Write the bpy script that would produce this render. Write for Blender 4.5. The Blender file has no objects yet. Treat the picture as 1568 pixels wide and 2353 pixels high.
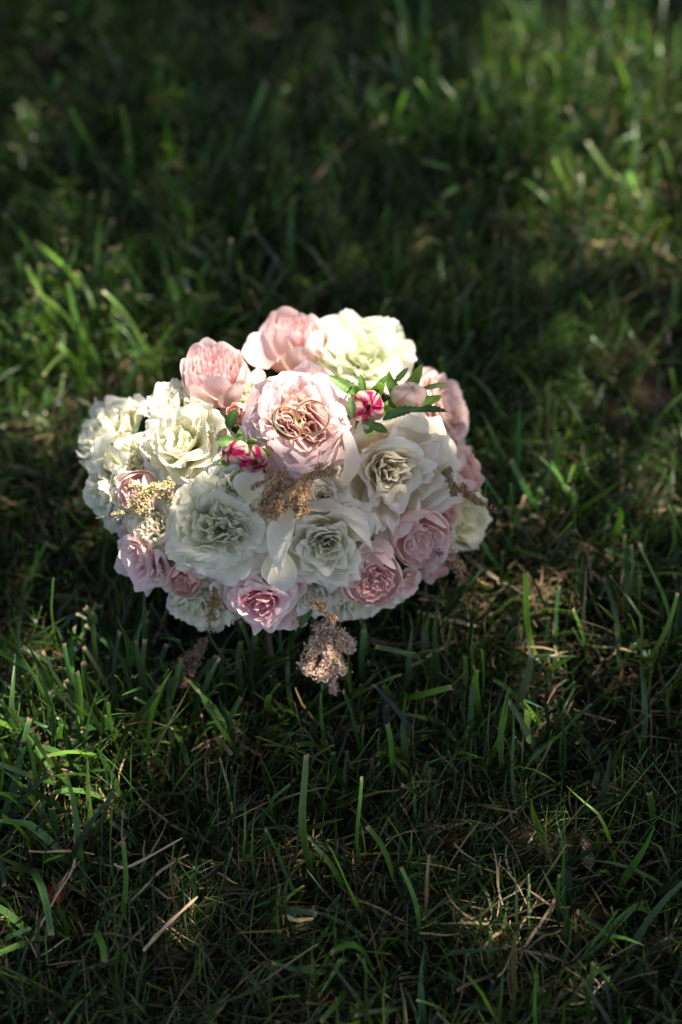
import bpy, math, random
import numpy as np
from mathutils import Vector, Matrix
random.seed(7)
rng = np.random.default_rng(11)
sc = bpy.context.scene
col = sc.collection
R = math.radians

# ------------------------------------------------------------------ camera
DW, DH = 1568.0, 2353.0                      # picture coordinates used for measuring
PITCH = R(50); FOCAL = 50.0; CAMD = 0.90
fwd = Vector((0, math.cos(PITCH), -math.sin(PITCH)))
right = Vector((1, 0, 0)); up = right.cross(fwd)
BC = Vector((0.0, 0.0, 0.098))               # middle of the bouquet
MPP = 24.0 / FOCAL / DW                      # metres per picture unit per metre of depth
eye = BC - fwd * CAMD - right * ((640 - 784) * MPP * CAMD) + up * ((1105 - 1176.5) * MPP * CAMD)
cam_d = bpy.data.cameras.new('camera')
cam = bpy.data.objects.new('camera', cam_d); col.objects.link(cam); sc.camera = cam
cam.location = eye
cam.rotation_euler = fwd.to_track_quat('-Z', 'Y').to_euler()
cam_d.sensor_fit = 'VERTICAL'; cam_d.sensor_height = 36.0; cam_d.sensor_width = 24.0
cam_d.lens = FOCAL; cam_d.clip_start = 0.02; cam_d.clip_end = 200
cam_d.dof.use_dof = True; cam_d.dof.focus_distance = 0.815; cam_d.dof.aperture_fstop = 2.8
cam_d.dof.aperture_blades = 9

# ------------------------------------------------------------------ light
SUN = Vector((0.42, 0.12, 0.90)).normalized()         # towards the sun
world = bpy.data.worlds.new('World'); sc.world = world; world.use_nodes = True
wn = world.node_tree; bg = wn.nodes['Background']
sky = wn.nodes.new('ShaderNodeTexSky'); sky.sky_type = 'NISHITA'; sky.sun_disc = False
sky.sun_elevation = math.asin(SUN.z); sky.sun_rotation = math.atan2(SUN.x, SUN.y)
sky.dust_density = 3.0; sky.ozone_density = 0.4
wn.links.new(sky.outputs[0], bg.inputs[0]); bg.inputs[1].default_value = 0.092
sl = bpy.data.lights.new('sun', 'SUN'); sl.energy = 4.7; sl.angle = R(0.53); sl.color = (1.0, 0.95, 0.86)
so = bpy.data.objects.new('sun', sl); col.objects.link(so)
so.rotation_euler = SUN.to_track_quat('Z', 'Y').to_euler(); so.location = (1, 1.5, 4)
sc.view_settings.view_transform = 'Standard'; sc.view_settings.look = 'None'
sc.view_settings.gamma = 1; sc.view_settings.use_curve_mapping = False
sc.view_settings.exposure = 1.6
sc.view_settings.use_white_balance = True; sc.view_settings.white_balance_temperature = 6850; sc.view_settings.white_balance_tint = 18
sc.cycles.use_denoising = True
sc.cycles.max_bounces = 10; sc.cycles.transparent_max_bounces = 8
sc.cycles.sample_clamp_indirect = 6.0

# ------------------------------------------------------------------ helpers
def ray(u, v):
    return (fwd + right * ((u - 784) * MPP) - up * ((v - 1176.5) * MPP))
def at_z(u, v, z=0.0):
    d = ray(u, v); return eye + d * ((z - eye.z) / d.z)
def at_d(u, v, d):
    return eye + ray(u, v) * d
EL = (0.122, 0.104, 0.080)
def on_dome(u, v, k=1.0):
    """first hit of a view ray with the bouquet's dome, or its closest pass; returns point, outward normal, depth"""
    d = ray(u, v); S = Matrix.Diagonal([1 / (e * k) for e in EL])
    o2 = S @ (eye - BC); d2 = S @ d
    a = d2.dot(d2); b = o2.dot(d2); c = o2.dot(o2) - 1
    q = b * b - a * c
    t = (-b - math.sqrt(q)) / a if q > 0 else -b / a
    p = eye + d * t
    n = Vector([(p - BC)[i] / EL[i] ** 2 for i in range(3)]).normalized()
    return p, n, t

def tag(o, label=None, cat=None, group=None, kind=None):
    if label: o['label'] = label
    if cat: o['category'] = cat
    if group: o['group'] = group
    if kind: o['kind'] = kind
    return o
def link(name, data, parent=None, matrix=None):
    o = bpy.data.objects.new(name, data); col.objects.link(o)
    if parent is not None: o.parent = parent
    if matrix is not None: o.matrix_local = matrix
    return o

def mesh_np(name, V, F, mat, cols=None, smooth=True, nper=4):
    """V (n,3) float, F (m,nper) int"""
    me = bpy.data.meshes.new(name)
    V = np.ascontiguousarray(V, dtype=np.float32); F = np.ascontiguousarray(F, dtype=np.int32)
    me.vertices.add(len(V)); me.vertices.foreach_set('co', V.ravel())
    me.loops.add(F.size); me.loops.foreach_set('vertex_index', F.ravel())
    me.polygons.add(len(F))
    me.polygons.foreach_set('loop_start', np.arange(len(F), dtype=np.int32) * F.shape[1])
    me.polygons.foreach_set('loop_total', np.full(len(F), F.shape[1], dtype=np.int32))
    if smooth: me.polygons.foreach_set('use_smooth', np.ones(len(F), dtype=bool))
    me.update(calc_edges=True)
    if cols is not None:
        ca = me.color_attributes.new('Col', 'FLOAT_COLOR', 'POINT')
        c4 = np.ones((len(V), 4), np.float32); c4[:, :3] = cols
        ca.data.foreach_set('color', c4.ravel())
    me.materials.append(mat)
    return me
def join_parts(parts):
    """parts = list of (V, F, C)"""
    n = 0; VV = []; FF = []; CC = []
    for V, F, C in parts:
        VV.append(V); FF.append(F + n); CC.append(C); n += len(V)
    return np.concatenate(VV), np.concatenate(FF), np.concatenate(CC)

# ------------------------------------------------------------------ materials
def attr_mat(name, rough=0.5, trans=0.3, spec=0.3, noise=(0.12, 220.0), bump=(0.15, 500.0), tgain=(1, 1, 1), stretch=(1, 1, 1), sheen=0.0):
    m = bpy.data.materials.new(name); m.use_nodes = True; nt = m.node_tree; N = nt.nodes; L = nt.links
    p = N['Principled BSDF']; out = N['Material Output']
    a = N.new('ShaderNodeAttribute'); a.attribute_name = 'Col'
    tc = N.new('ShaderNodeTexCoord'); mp = N.new('ShaderNodeMapping'); mp.inputs['Scale'].default_value = stretch
    L.new(tc.outputs['Object'], mp.inputs[0])
    nz = N.new('ShaderNodeTexNoise'); nz.inputs['Scale'].default_value = noise[1]; nz.inputs['Detail'].default_value = 4
    L.new(mp.outputs[0], nz.inputs[0])
    mr = N.new('ShaderNodeMapRange'); mr.inputs['To Min'].default_value = 1 - noise[0] * 2; mr.inputs['To Max'].default_value = 1 + noise[0] * 2
    mr.clamp = False; L.new(nz.outputs[0], mr.inputs[0])
    vm = N.new('ShaderNodeVectorMath'); vm.operation = 'SCALE'
    L.new(a.outputs['Color'], vm.inputs[0]); L.new(mr.outputs[0], vm.inputs['Scale'])
    L.new(vm.outputs[0], p.inputs['Base Color'])
    p.inputs['Roughness'].default_value = rough; p.inputs['Specular IOR Level'].default_value = spec
    if sheen: p.inputs['Sheen Weight'].default_value = sheen
    n2 = N.new('ShaderNodeTexNoise'); n2.inputs['Scale'].default_value = bump[1]; n2.inputs['Detail'].default_value = 3
    L.new(mp.outputs[0], n2.inputs[0])
    bp = N.new('ShaderNodeBump'); bp.inputs['Strength'].default_value = bump[0]; bp.inputs['Distance'].default_value = 0.0006
    L.new(n2.outputs[0], bp.inputs['Height']); L.new(bp.outputs[0], p.inputs['Normal'])
    if trans > 0:
        t = N.new('ShaderNodeBsdfTranslucent'); mx = N.new('ShaderNodeMixShader'); mx.inputs[0].default_value = trans
        g = N.new('ShaderNodeVectorMath'); g.operation = 'MULTIPLY'; g.inputs[1].default_value = tgain
        L.new(vm.outputs[0], g.inputs[0]); L.new(g.outputs[0], t.inputs['Color'])
        L.new(bp.outputs[0], t.inputs['Normal'])
        L.new(p.outputs[0], mx.inputs[1]); L.new(t.outputs[0], mx.inputs[2]); L.new(mx.outputs[0], out.inputs['Surface'])
    return m
M_petal = attr_mat('petal', rough=0.55, trans=0.45, spec=0.22, noise=(0.035, 160), bump=(0.35, 700), tgain=(1.0, .93, .9), sheen=0.05)
M_white = attr_mat('white_petal', rough=0.5, trans=0.48, spec=0.25, noise=(0.03, 160), bump=(0.3, 600), tgain=(1.0, 1.0, .86), sheen=0.05)
M_green = attr_mat('flower_green', rough=0.45, trans=0.25, spec=0.4, noise=(0.25, 260), bump=(0.6, 500), tgain=(1.3, 1.3, .5))
M_grass = attr_mat('grass_blade', rough=0.34, trans=0.36, spec=0.40, noise=(0.15, 90), bump=(0.0, 500), tgain=(1.15, 1.35, .45))
M_straw = attr_mat('straw', rough=0.7, trans=0.12, spec=0.1, noise=(0.2, 160), bump=(0.2, 500))
M_astil = attr_mat('dried_blossom', rough=0.8, trans=0.15, spec=0.2, noise=(0.3, 900), bump=(0.2, 900))
M_leaf = attr_mat('tree_leaf', rough=0.5, trans=0.18, spec=0.4, noise=(0.15, 30), bump=(0.1, 100), tgain=(1.2, 1.4, .5))
M_bark = attr_mat('bark', rough=0.9, trans=0.0, spec=0.2, noise=(0.3, 12), bump=(1.0, 30), stretch=(1, 1, .25))
def soil_mat():
    m = bpy.data.materials.new('soil'); m.use_nodes = True; nt = m.node_tree; N = nt.nodes; L = nt.links
    p = N['Principled BSDF']; p.inputs['Roughness'].default_value = 0.95; p.inputs['Specular IOR Level'].default_value = 0.1
    tc = N.new('ShaderNodeTexCoord')
    n1 = N.new('ShaderNodeTexNoise'); n1.inputs['Scale'].default_value = 60; n1.inputs['Detail'].default_value = 8
    L.new(tc.outputs['Object'], n1.inputs[0])
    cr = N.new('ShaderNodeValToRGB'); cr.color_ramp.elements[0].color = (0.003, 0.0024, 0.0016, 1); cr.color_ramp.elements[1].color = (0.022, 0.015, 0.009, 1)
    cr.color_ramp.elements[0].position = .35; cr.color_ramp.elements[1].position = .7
    L.new(n1.outputs[0], cr.inputs[0]); L.new(cr.outputs[0], p.inputs['Base Color'])
    bp = N.new('ShaderNodeBump'); bp.inputs['Strength'].default_value = 1; bp.inputs['Distance'].default_value = 0.004
    L.new(n1.outputs[0], bp.inputs['Height']); L.new(bp.outputs[0], p.inputs['Normal'])
    return m
M_soil = soil_mat()
def gold_mat():
    m = bpy.data.materials.new('rose_gold'); m.use_nodes = True; nt = m.node_tree; N = nt.nodes; L = nt.links
    p = N['Principled BSDF']; p.inputs['Metallic'].default_value = 1.0; p.inputs['Base Color'].default_value = (1.0, 0.68, 0.42, 1)
    tc = N.new('ShaderNodeTexCoord'); n1 = N.new('ShaderNodeTexNoise'); n1.inputs['Scale'].default_value = 900; n1.inputs['Detail'].default_value = 3
    L.new(tc.outputs['Object'], n1.inputs[0])
    mr = N.new('ShaderNodeMapRange'); mr.inputs['To Min'].default_value = 0.06; mr.inputs['To Max'].default_value = 0.16
    L.new(n1.outputs[0], mr.inputs[0]); L.new(mr.outputs[0], p.inputs['Roughness'])
    return m
M_gold = gold_mat()

# ------------------------------------------------------------------ ground and lawn
def rise(x, y):
    return 0.006 * np.sin(3.1 * x + 1.0) * np.cos(2.3 * y + .4) + 0.004 * np.sin(9 * x + 3 * y)
def clump(x, y, s=1.0, ph=0.0):
    v = (np.sin(11 * s * x + 7 * s * y + ph) + np.sin(-6 * s * x + 13 * s * y + 2 + ph) + np.sin(19 * s * x - 4 * s * y + 1.3 * ph)
         + .7 * np.sin(31 * s * x + 23 * s * y + ph * 2) + .7 * np.sin(-27 * s * x + 35 * s * y + 4 + ph))
    return v / 4.4
def build_ground():
    a = np.concatenate([-np.geomspace(60, 1.6, 24), np.linspace(-1.5, 1.5, 150), np.geomspace(1.6, 60, 24)])
    X, Y = np.meshgrid(a, a, indexing='ij'); n = len(a)
    Z = rise(X, Y) + np.where(np.hypot(X, Y) < 2, 0.003 * clump(X, Y, 5), 0)
    V = np.stack([X, Y, Z], -1).reshape(-1, 3)
    i = np.arange(n * n).reshape(n, n)
    F = np.stack([i[:-1, :-1], i[1:, :-1], i[1:, 1:], i[:-1, 1:]], -1).reshape(-1, 4)
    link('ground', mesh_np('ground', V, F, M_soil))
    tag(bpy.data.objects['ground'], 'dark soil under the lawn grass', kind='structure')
build_ground()

def blades(n, pos, hgt, wid, lean, az, curl, twist, cbase, ctip, cut, tipcol, nseg=5, fold=0.0, kink=0.0, z0=0.0):
    """vectorised grass blades; returns V, F, C"""
    t = np.concatenate([np.linspace(0, .955, nseg), [1.0]])[None, :]
    ang = lean[:, None] + curl[:, None] * t ** 1.5
    if kink is not None and np.any(kink):
        ang = ang + kink[:, None] * (t > 0.55)
    ds = hgt[:, None] * np.append(np.diff(t[0]), .0)[None, :]
    dx = np.sin(ang) * ds; dz = np.cos(ang) * ds
    hx = np.concatenate([np.zeros((n, 1)), np.cumsum(dx[:, :-1], 1)], 1)
    hz = np.concatenate([np.zeros((n, 1)), np.cumsum(dz[:, :-1], 1)], 1)
    side = np.sin(t * 5 + az[:, None] * 7) * hgt[:, None] * 0.03
    ca, sa = np.cos(az)[:, None], np.sin(az)[:, None]
    cx = pos[:, 0:1] + hx * ca - side * sa; cy = pos[:, 1:2] + hx * sa + side * ca
    cz = np.maximum(rise(pos[:, 0], pos[:, 1])[:, None] + z0 + hz, 0.0015 + rise(pos[:, 0], pos[:, 1])[:, None])
    w = wid[:, None] * (0.55 + 0.45 * np.sin(np.clip(t * 1.6, 0, 1) * math.pi / 2)) * np.where(cut[:, None], 1 - 0.35 * t ** 2, np.clip(1.06 - t ** 2.2, 0.05, 1)) * .5
    ta = az[:, None] + math.pi / 2 + twist[:, None] * t
    wx, wy = np.cos(ta) * w, np.sin(ta) * w
    wz = np.sin(twist[:, None] * t * .7) * w * .5
    A = np.stack([cx - wx, cy - wy, cz - wz], -1); B = np.stack([cx + wx, cy + wy, cz + wz], -1)
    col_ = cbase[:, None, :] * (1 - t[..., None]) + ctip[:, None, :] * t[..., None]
    tipm = ((t > 0.97) & cut[:, None])[..., None]
    col_ = np.where(tipm, tipcol[:, None, :], col_)
    S = nseg + 1
    if fold > 0:
        Mid = np.stack([cx + np.sin(ang) * 0 - ca * w * fold * np.cos(ang), cy - sa * w * fold * np.cos(ang), cz - w * fold * np.abs(np.sin(ang))], -1)
        V = np.stack([A, Mid, B], 2).reshape(-1, 3); k = 3
        C = np.repeat(col_[:, :, None, :], 3, 2); C[:, :, 1] *= 0.8; C = C.reshape(-1, 3)
    else:
        V = np.stack([A, B], 2).reshape(-1, 3); k = 2
        C = np.repeat(col_[:, :, None, :], 2, 2).reshape(-1, 3)
    idx = np.arange(n * S * k).reshape(n, S, k); fs = []
    for j in range(k - 1):
        fs.append(np.stack([idx[:, :-1, j], idx[:, :-1, j + 1], idx[:, 1:, j + 1], idx[:, 1:, j]], -1).reshape(-1, 4))
    return V, np.concatenate(fs), C

BX, BY, BRX, BRY = 0.0, 0.0, 0.085, 0.075       # the bouquet's footprint, pressed flat
def scatter(n, x0, x1, y0, y1, cl=1.2, s=1.0, ph=0.0):
    m = int(n * 2.2)
    x = rng.uniform(x0, x1, m); y = rng.uniform(y0, y1, m)
    p = np.clip(0.55 + 1.2 * cl * clump(x, y, s, ph), 0.12, 1)
    k = rng.random(m) < p
    k &= ((x - BX) / BRX) ** 2 + ((y - BY) / BRY) ** 2 > 1
    return np.stack([x[k], y[k]], -1)[:n]
def green(n, k):
    # colours are those of fresh turf
    """fresh grass colours between blue green and yellow green"""
    a = np.array([0.017, 0.068, 0.010]); b = np.array([0.096, 0.190, 0.015]); c = np.array([0.028, 0.092, 0.042])
    t = rng.random((n, 1)); s = rng.random((n, 1))
    g = a * (1 - t) + b * t; g = g * (1 - .5 * s) + c * .5 * s
    return g * rng.choice([.22, .45, .8, 1.3], n)[:, None] * rng.uniform(.75, 1.15, (n, 1)) * k
TAN = np.array([0.42, 0.31, 0.17])
def lawn(name, n, x0, x1, y0, y1, hr, wr, s, ph, fold, nseg, label, keep=1.0, up_=False):
    P = scatter(n, x0, x1, y0, y1, 1.1, s, ph)
    if wr[1] > .004 and name == 'broad_grass':
        P = P[rng.random(len(P)) < np.clip(.22 + (P[:, 1] + .28) * 2.6, .16, 1)]
    n = len(P)
    h = rng.uniform(hr[0], hr[1], n) * (1 + 0.35 * clump(P[:, 0], P[:, 1], .5, ph + 2))
    w = wr[0] + (wr[1] - wr[0]) * rng.random(n) ** 1.5; h = np.minimum(h * rng.choice([1, 1, 1.35, .7], n), .072)
    az = 3.0 * clump(P[:, 0], P[:, 1], .35, ph + 5) + rng.normal(0, 1.3, n)
    lean = np.abs(rng.normal(0.35, 0.42, n)) + .3 * (clump(P[:, 0], P[:, 1], .6, ph + 1) + .4); curl = rng.normal(0.55, 0.6, n)
    tw = rng.normal(0, .9, n)
    g = green(n, 1.0); tip = g * rng.uniform(1.0, 1.5, (n, 1))
    dead = rng.random(n) < np.where(P[:, 1] > .1, .04, .08)
    g[dead] = TAN * rng.uniform(.2, .6, (dead.sum(), 1)); tip[dead] = g[dead] * 1.15
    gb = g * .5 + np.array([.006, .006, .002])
    cut = rng.random(n) < .4
    tc_ = TAN * rng.uniform(.4, .9, (n, 1))
    kink = np.where(rng.random(n) < .16, rng.uniform(.5, 1.5, n), 0)
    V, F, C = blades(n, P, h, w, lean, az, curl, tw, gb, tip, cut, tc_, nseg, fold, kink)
    o = link(name, mesh_np(name, V, F, M_grass, C)); tag(o, label, 'grass', kind='stuff'); return o
Y0, Y1 = eye.y + 0.10, eye.y + 1.75
lawn('broad_grass', 12000, -.62, .62, Y0, Y1, (.026, .076), (.0018, .0048), 1.0, 0.0, .45, 6, 'broad mown grass blades with pale cut tips standing in the lawn')
lawn('medium_grass', 54000, -.7, .7, Y0, Y1, (.022, .052), (.0011, .0024), 1.7, 3.0, 0, 5, 'medium green grass blades filling the lawn around the bouquet')
lawn('fine_grass', 72000, -.7, .7, Y0, Y1, (.020, .058), (.0005, .0013), 2.3, 1.0, 0, 5, 'thread-fine dark green grass leaves low in the lawn')
for (nm, cnt, bx) in (('far_grass', 26000, (-2.2, 2.2, Y1, 4.5)), ('side_grass', 9000, (-2.2, -.66, -1.2, Y1)), ('side_grass', 9000, (.66, 2.2, -1.2, Y1))):
    lawn(nm, cnt, *bx, (.03, .06), (.003, .006), .6, 2.0, 0, 3,
         'grass of the lawn beyond the shaded patch' if nm == 'far_grass' else ('grass of the lawn out on the left side' if bx[0] < 0 else 'grass of the lawn out on the right side'))
def tufts():
    cs = [(60, 1700, .05, 170, .5), (190, 1650, .045, 130, .2), (330, 1640, .035, 60, 0), (120, 1850, .05, 90, .8), (560, 1640, .03, 30, 0), (60, 800, .07, 170, .2), (220, 720, .07, 140, -.2), (460, 700, .07, 110, 0), (1420, 120, .10, 170, 0), (1180, 240, .09, 110, 0), (980, 300, .08, 110, 0), (1450, 480, .08, 110, .2), (1150, 1640, .05, 60, .4), (850, 1620, .04, 50, .2), (1240, 1250, .05, 60, .3), (330, 420, .1, 110, 0), (1500, 1500, .05, 60, .4), (1290, 1850, .04, 36, .4), (100, 2050, .05, 40, 1.0), (1500, 2250, .05, 50, .6), (800, 2150, .06, 40, .5)]
    Ps = []; Ls = []
    for (u, v, r, k, ln) in cs:
        c = at_z(u, v, .02); k = int(k * (1.9 if v < 600 and u > 800 else 1.0)); q = np.array([[c.x, c.y]]) + rng.normal(0, r * .62, (k, 2)); Ps.append(q); Ls.append(np.full(k, ln))  # extra tufts at the upper right make its sun patch read brighter
    P = np.concatenate(Ps); ln = np.concatenate(Ls); ok = ((P[:, 0]) / .1) ** 2 + ((P[:, 1]) / .09) ** 2 > 1; P = P[ok]; ln = ln[ok]; n = len(P)
    sel = rng.random(n) < .62; P = P[sel]; ln = ln[sel]; n = len(P)
    h = rng.uniform(.035, .090, n); w = rng.uniform(.0024, .0054, n)
    az = rng.normal(2.4, 1.5, n); lean = np.abs(rng.normal(.25 + .35 * ln, .35, n)); g = green(n, 1.1)
    V, F, C = blades(n, P, h, w, lean, az, rng.normal(.35, .35, n), rng.normal(0, .6, n), g * .9, g * 1.5 + .01, rng.random(n) < .6, TAN * rng.uniform(.7, 1.1, (n, 1)), 7, .5, np.where(rng.random(n) < .12, .9, 0))  # blade tips coloured lighter to strengthen the sunlit patches
    tag(link('grass_tufts', mesh_np('grass_tufts', V, F, M_grass, C)), 'tufts of long broad grass blades with pale torn tips', 'grass', kind='stuff')
tufts()
def thatch():
    n = 30000
    P = scatter(n, -.7, .7, Y0, Y1, .9, 1.4, 4.0); P = P[(P[:, 1] < .1) | (rng.random(len(P)) < .4)]; n = len(P)
    h = rng.uniform(.012, .05, n); w = rng.uniform(.0004, .0018, n) * np.where(rng.random(n) < .12, 1.9, 1)
    az = rng.uniform(0, 2 * math.pi, n); lean = rng.normal(1.35, .22, n); curl = rng.normal(0.0, .5, n)
    kink = np.where(rng.random(n) < .3, rng.uniform(-1.2, 1.2, n), 0)
    c = TAN * rng.uniform(.10, .80, (n, 1)) ** 2.4; c[:, 2] *= rng.uniform(.7, 1.2, n)
    old = rng.random(n) < .3; c[old] = np.array([.025, .016, .009]) * rng.uniform(.5, 1.6, (old.sum(), 1))
    z = rng.uniform(.001, .014, n)
    V, F, C = blades(n, P, h, w, lean, az, curl, rng.normal(0, 1.5, n), c, c * 1.1, rng.random(n) < .8, c * 1.2, 5, 0, kink, z[:, None])
    tag(link('dead_thatch', mesh_np('dead_thatch', V, F, M_straw, C)), 'tan and brown dead grass lying between the green blades', 'dead grass', kind='stuff')
thatch()
def straw_patch():
    """lit straw-coloured clippings right of and below the bouquet"""
    cs = [((1180, 1400), .055, 240), ((1250, 1330), .05, 120), ((1330, 1540), .06, 40), ((90, 1770), .05, 60), ((1150, 2120), .03, 70), ((1420, 560), .07, 160), ((1470, 180), .1, 120), ((250, 2050), .06, 60), ((80, 1080), .05, 130), ((900, 1430), .05, 60)]
    Ps = []
    for (uv, r, k) in cs:
        c = at_z(*uv, .01); k = int(k * .7); Ps.append(np.array([[c.x, c.y]]) + rng.normal(0, r * .6, (k, 2)))
    P = np.concatenate(Ps); P = P[((P[:, 0]) / .1) ** 2 + ((P[:, 1]) / .09) ** 2 > 1]; n = len(P)
    h = rng.uniform(.010, .042, n); w = rng.uniform(.0006, .0022, n)
    c = TAN * rng.uniform(.3, 1.0, (n, 1))
    V, F, C = blades(n, P, h, w, rng.normal(1.3, .25, n), rng.uniform(0, 6.28, n), rng.normal(0, .5, n), rng.normal(0, 1.2, n), c, c * 1.05, rng.random(n) < .8, c * 1.2, 6, 0,
                     np.where(rng.random(n) < .3, rng.uniform(-1, 1, n), 0), rng.uniform(.006, .022, n)[:, None])
    tag(link('dry_straw', mesh_np('dry_straw', V, F, M_straw, C)), 'pale dry straw clippings lying loose on top of the grass', 'straw', kind='stuff')
straw_patch()

# a few pieces lying on the lawn that can be pointed at one by one
def ribbon(pts, w, colr, name, label, cat, mat=M_straw, group=None, tip=.5, cup=.25):
    """a long blade or stalk along points (Vector list), width in metres"""
    P = [Vector(p) for p in pts]; n = 14; V = []; C = []; o = P[0].copy()
    for i in range(n + 1):
        t = i / n * (len(P) - 1); k = min(int(t), len(P) - 2); f = t - k
        a = P[max(k - 1, 0)]; b = P[k]; c = P[k + 1]; d = P[min(k + 2, len(P) - 1)]
        q = 0.5 * ((2 * b) + (c - a) * f + (2 * a - 5 * b + 4 * c - d) * f * f + (3 * b - a - 3 * c + d) * f ** 3)
        tan = (c - b).normalized(); sd = tan.cross(Vector((0, 0, 1)));
        if sd.length < .1: sd = Vector((1, 0, 0))
        sd.normalize(); nn = sd.cross(tan)
        ww = w * .5 * (1 - (1 - tip) * (i / n) ** 2) * (0.8 + .2 * math.sin(i * 1.7)) * (.6 + .4 * min(1, i / 3))
        for u in (-1, -.4, .4, 1):
            V.append(q - o + sd * (u * ww) + nn * (cup * ww * (u * u)))
            C.append([x * (0.85 + .15 * u * u) * (1 + .12 * math.sin(i * 2.1 + u)) for x in colr])
    F = [(i * 4 + j, i * 4 + j + 1, i * 4 + j + 5, i * 4 + j + 4) for i in range(n) for j in range(3)]
    ob = link(name, mesh_np(name, np.array(V), np.array(F), mat, np.array(C))); ob.location = o
    tag(ob, label, cat, group); return ob
def gp(u, v, z): return at_z(u, v, z)
SC = (.52, .40, .25)
ribbon([gp(262, 1985, .030), gp(300, 1990, .034), gp(420, 1925, .036)], .0022, SC, 'straw_stalk', 'pale straw stalk bent into a shallow hook at the lower left', 'straw')
ribbon([gp(330, 2185, .026), gp(380, 2130, .030), gp(455, 2060, .034)], .0028, SC, 'straw_stalk', 'slender pale straw stalk slanting up right in the lower left grass', 'straw')
ribbon([gp(650, 2098, .032), gp(680, 2115, .03), gp(722, 2110, .028)], .0030, SC, 'straw_stalk', 'short pale cut straw piece low in the middle of the foreground', 'straw')
ribbon([gp(505, 1740, .03), gp(530, 1830, .032), gp(535, 1890, .022)], .0016, (.3, .3, .13), 'straw_stalk', 'thin yellowish upright stalk left of the dark hollow', 'straw')
ribbon([gp(172, 1915, .02), gp(170, 1990, .026), gp(130, 2060, .028), gp(70, 2170, .02)], .0018, SC, 'straw_stalk', 'long curved pale stalk running down at the left edge', 'straw')
ribbon([gp(960, 1405, .03), gp(1010, 1420, .034), gp(1100, 1440, .03)], .0042, (.60, .45, .30), 'straw_stalk', 'thick pale straw right beside the lower right of the bouquet', 'straw')
ribbon([gp(1085, 1290, .034), gp(1150, 1335, .036), gp(1220, 1375, .03)], .0036, (.50, .42, .26), 'straw_stalk', 'long pale straw pointing down right beside the bouquet', 'straw')
ribbon([gp(940, 1535, .03), gp(990, 1505, .034), gp(1050, 1470, .032)], .0034, (.52, .40, .26), 'straw_stalk', 'pale straw slanting up right below the bouquet', 'straw')
ribbon([gp(720, 420, .02), gp(800, 330, .03), gp(890, 270, .03)], .0045, (.34, .23, .17), 'dry_twig', 'blurred brownish twig lying in the grass behind the bouquet', 'twig')
def fallen_leaf(u, v, L, W, az, colr, name, label, curlv):
    V = []; C = []; nu, nv = 9, 13
    for j in range(nv):
        t = j / (nv - 1)
        for i in range(nu):
            s = i / (nu - 1) * 2 - 1
            w = W * .5 * math.sin(math.pi * (t ** .8) * .97 + .03) ** .8
            x = s * w * (1 + .05 * math.sin(9 * t + s)); y = (t - .5) * L
            z = curlv * (abs(s) ** 2 * w * .7 + .003 * math.sin(6 * t + 2 * s)) + .0006 * math.cos(s * 20) + .002 * t
            V.append((x, y, z)); C.append([c * (1.25 if abs(s) < .12 else .85 + .25 * math.sin(14 * t + 5 * s)) for c in colr])
    F = [(j * nu + i, j * nu + i + 1, (j + 1) * nu + i + 1, (j + 1) * nu + i) for j in range(nv - 1) for i in range(nu - 1)]
    o = link(name, mesh_np(name, np.array(V), np.array(F), M_straw, np.array(C))); o.location = gp(u, v, .012)
    o.rotation_euler = (.25, .2, az); tag(o, label, 'leaf')
fallen_leaf(1020, 1950, .034, .022, 2.6, (.17, .065, .028), 'fallen_leaf', 'reddish brown curled leaf sunk in the shaded foreground grass', 1.0)
fallen_leaf(985, 1785, .016, .008, 2.5, (.50, .36, .24), 'fallen_leaf', 'small pale tan leaf fragment in the dark hollow below the bouquet', .6)
fallen_leaf(128, 2052, .014, .012, .6, (.26, .06, .03), 'fallen_leaf', 'tiny russet leaf scrap near the lower left edge', .8)
fallen_leaf(1345, 1960, .020, .009, .2, (.30, .20, .15), 'fallen_leaf', 'greyish tan leaf scrap at the foot of a green blade', .5)

# ------------------------------------------------------------------ unseen tree, its crown shaped for the dappled shade
def sun_foot(p): return p - SUN * (p.z / SUN.z)
LIT = []      # (centre, inverse 2x2, strength)
def lit(u, v, ru, rv, st, z=0.02, rot=0):
    c = sun_foot(at_z(u, v, z)); rot = R(rot)
    a = sun_foot(at_z(u + ru * math.cos(rot), v + ru * math.sin(rot), z)) - c
    b = sun_foot(at_z(u - rv * math.sin(rot), v + rv * math.cos(rot), z)) - c
    Mx = np.linalg.inv(np.array([[a.x, b.x], [a.y, b.y]])); LIT.append((np.array([c.x, c.y]), Mx, st))
# bouquet
lit(700, 880, 250, 190, 1.0, .175)
lit(420, 960, 190, 170, .97, .15); lit(640, 780, 150, 80, 1.0, .15)
lit(500, 1090, 170, 95, .97, .15)
lit(930, 880, 150, 130, .9, .15); lit(840, 780, 110, 90, .95, .14)
lit(905, 1010, 150, 80, .75, .16)
lit(290, 1150, 130, 90, 1.0, .15)
lit(1060, 1180, 90, 100, .45, .11)
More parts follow.
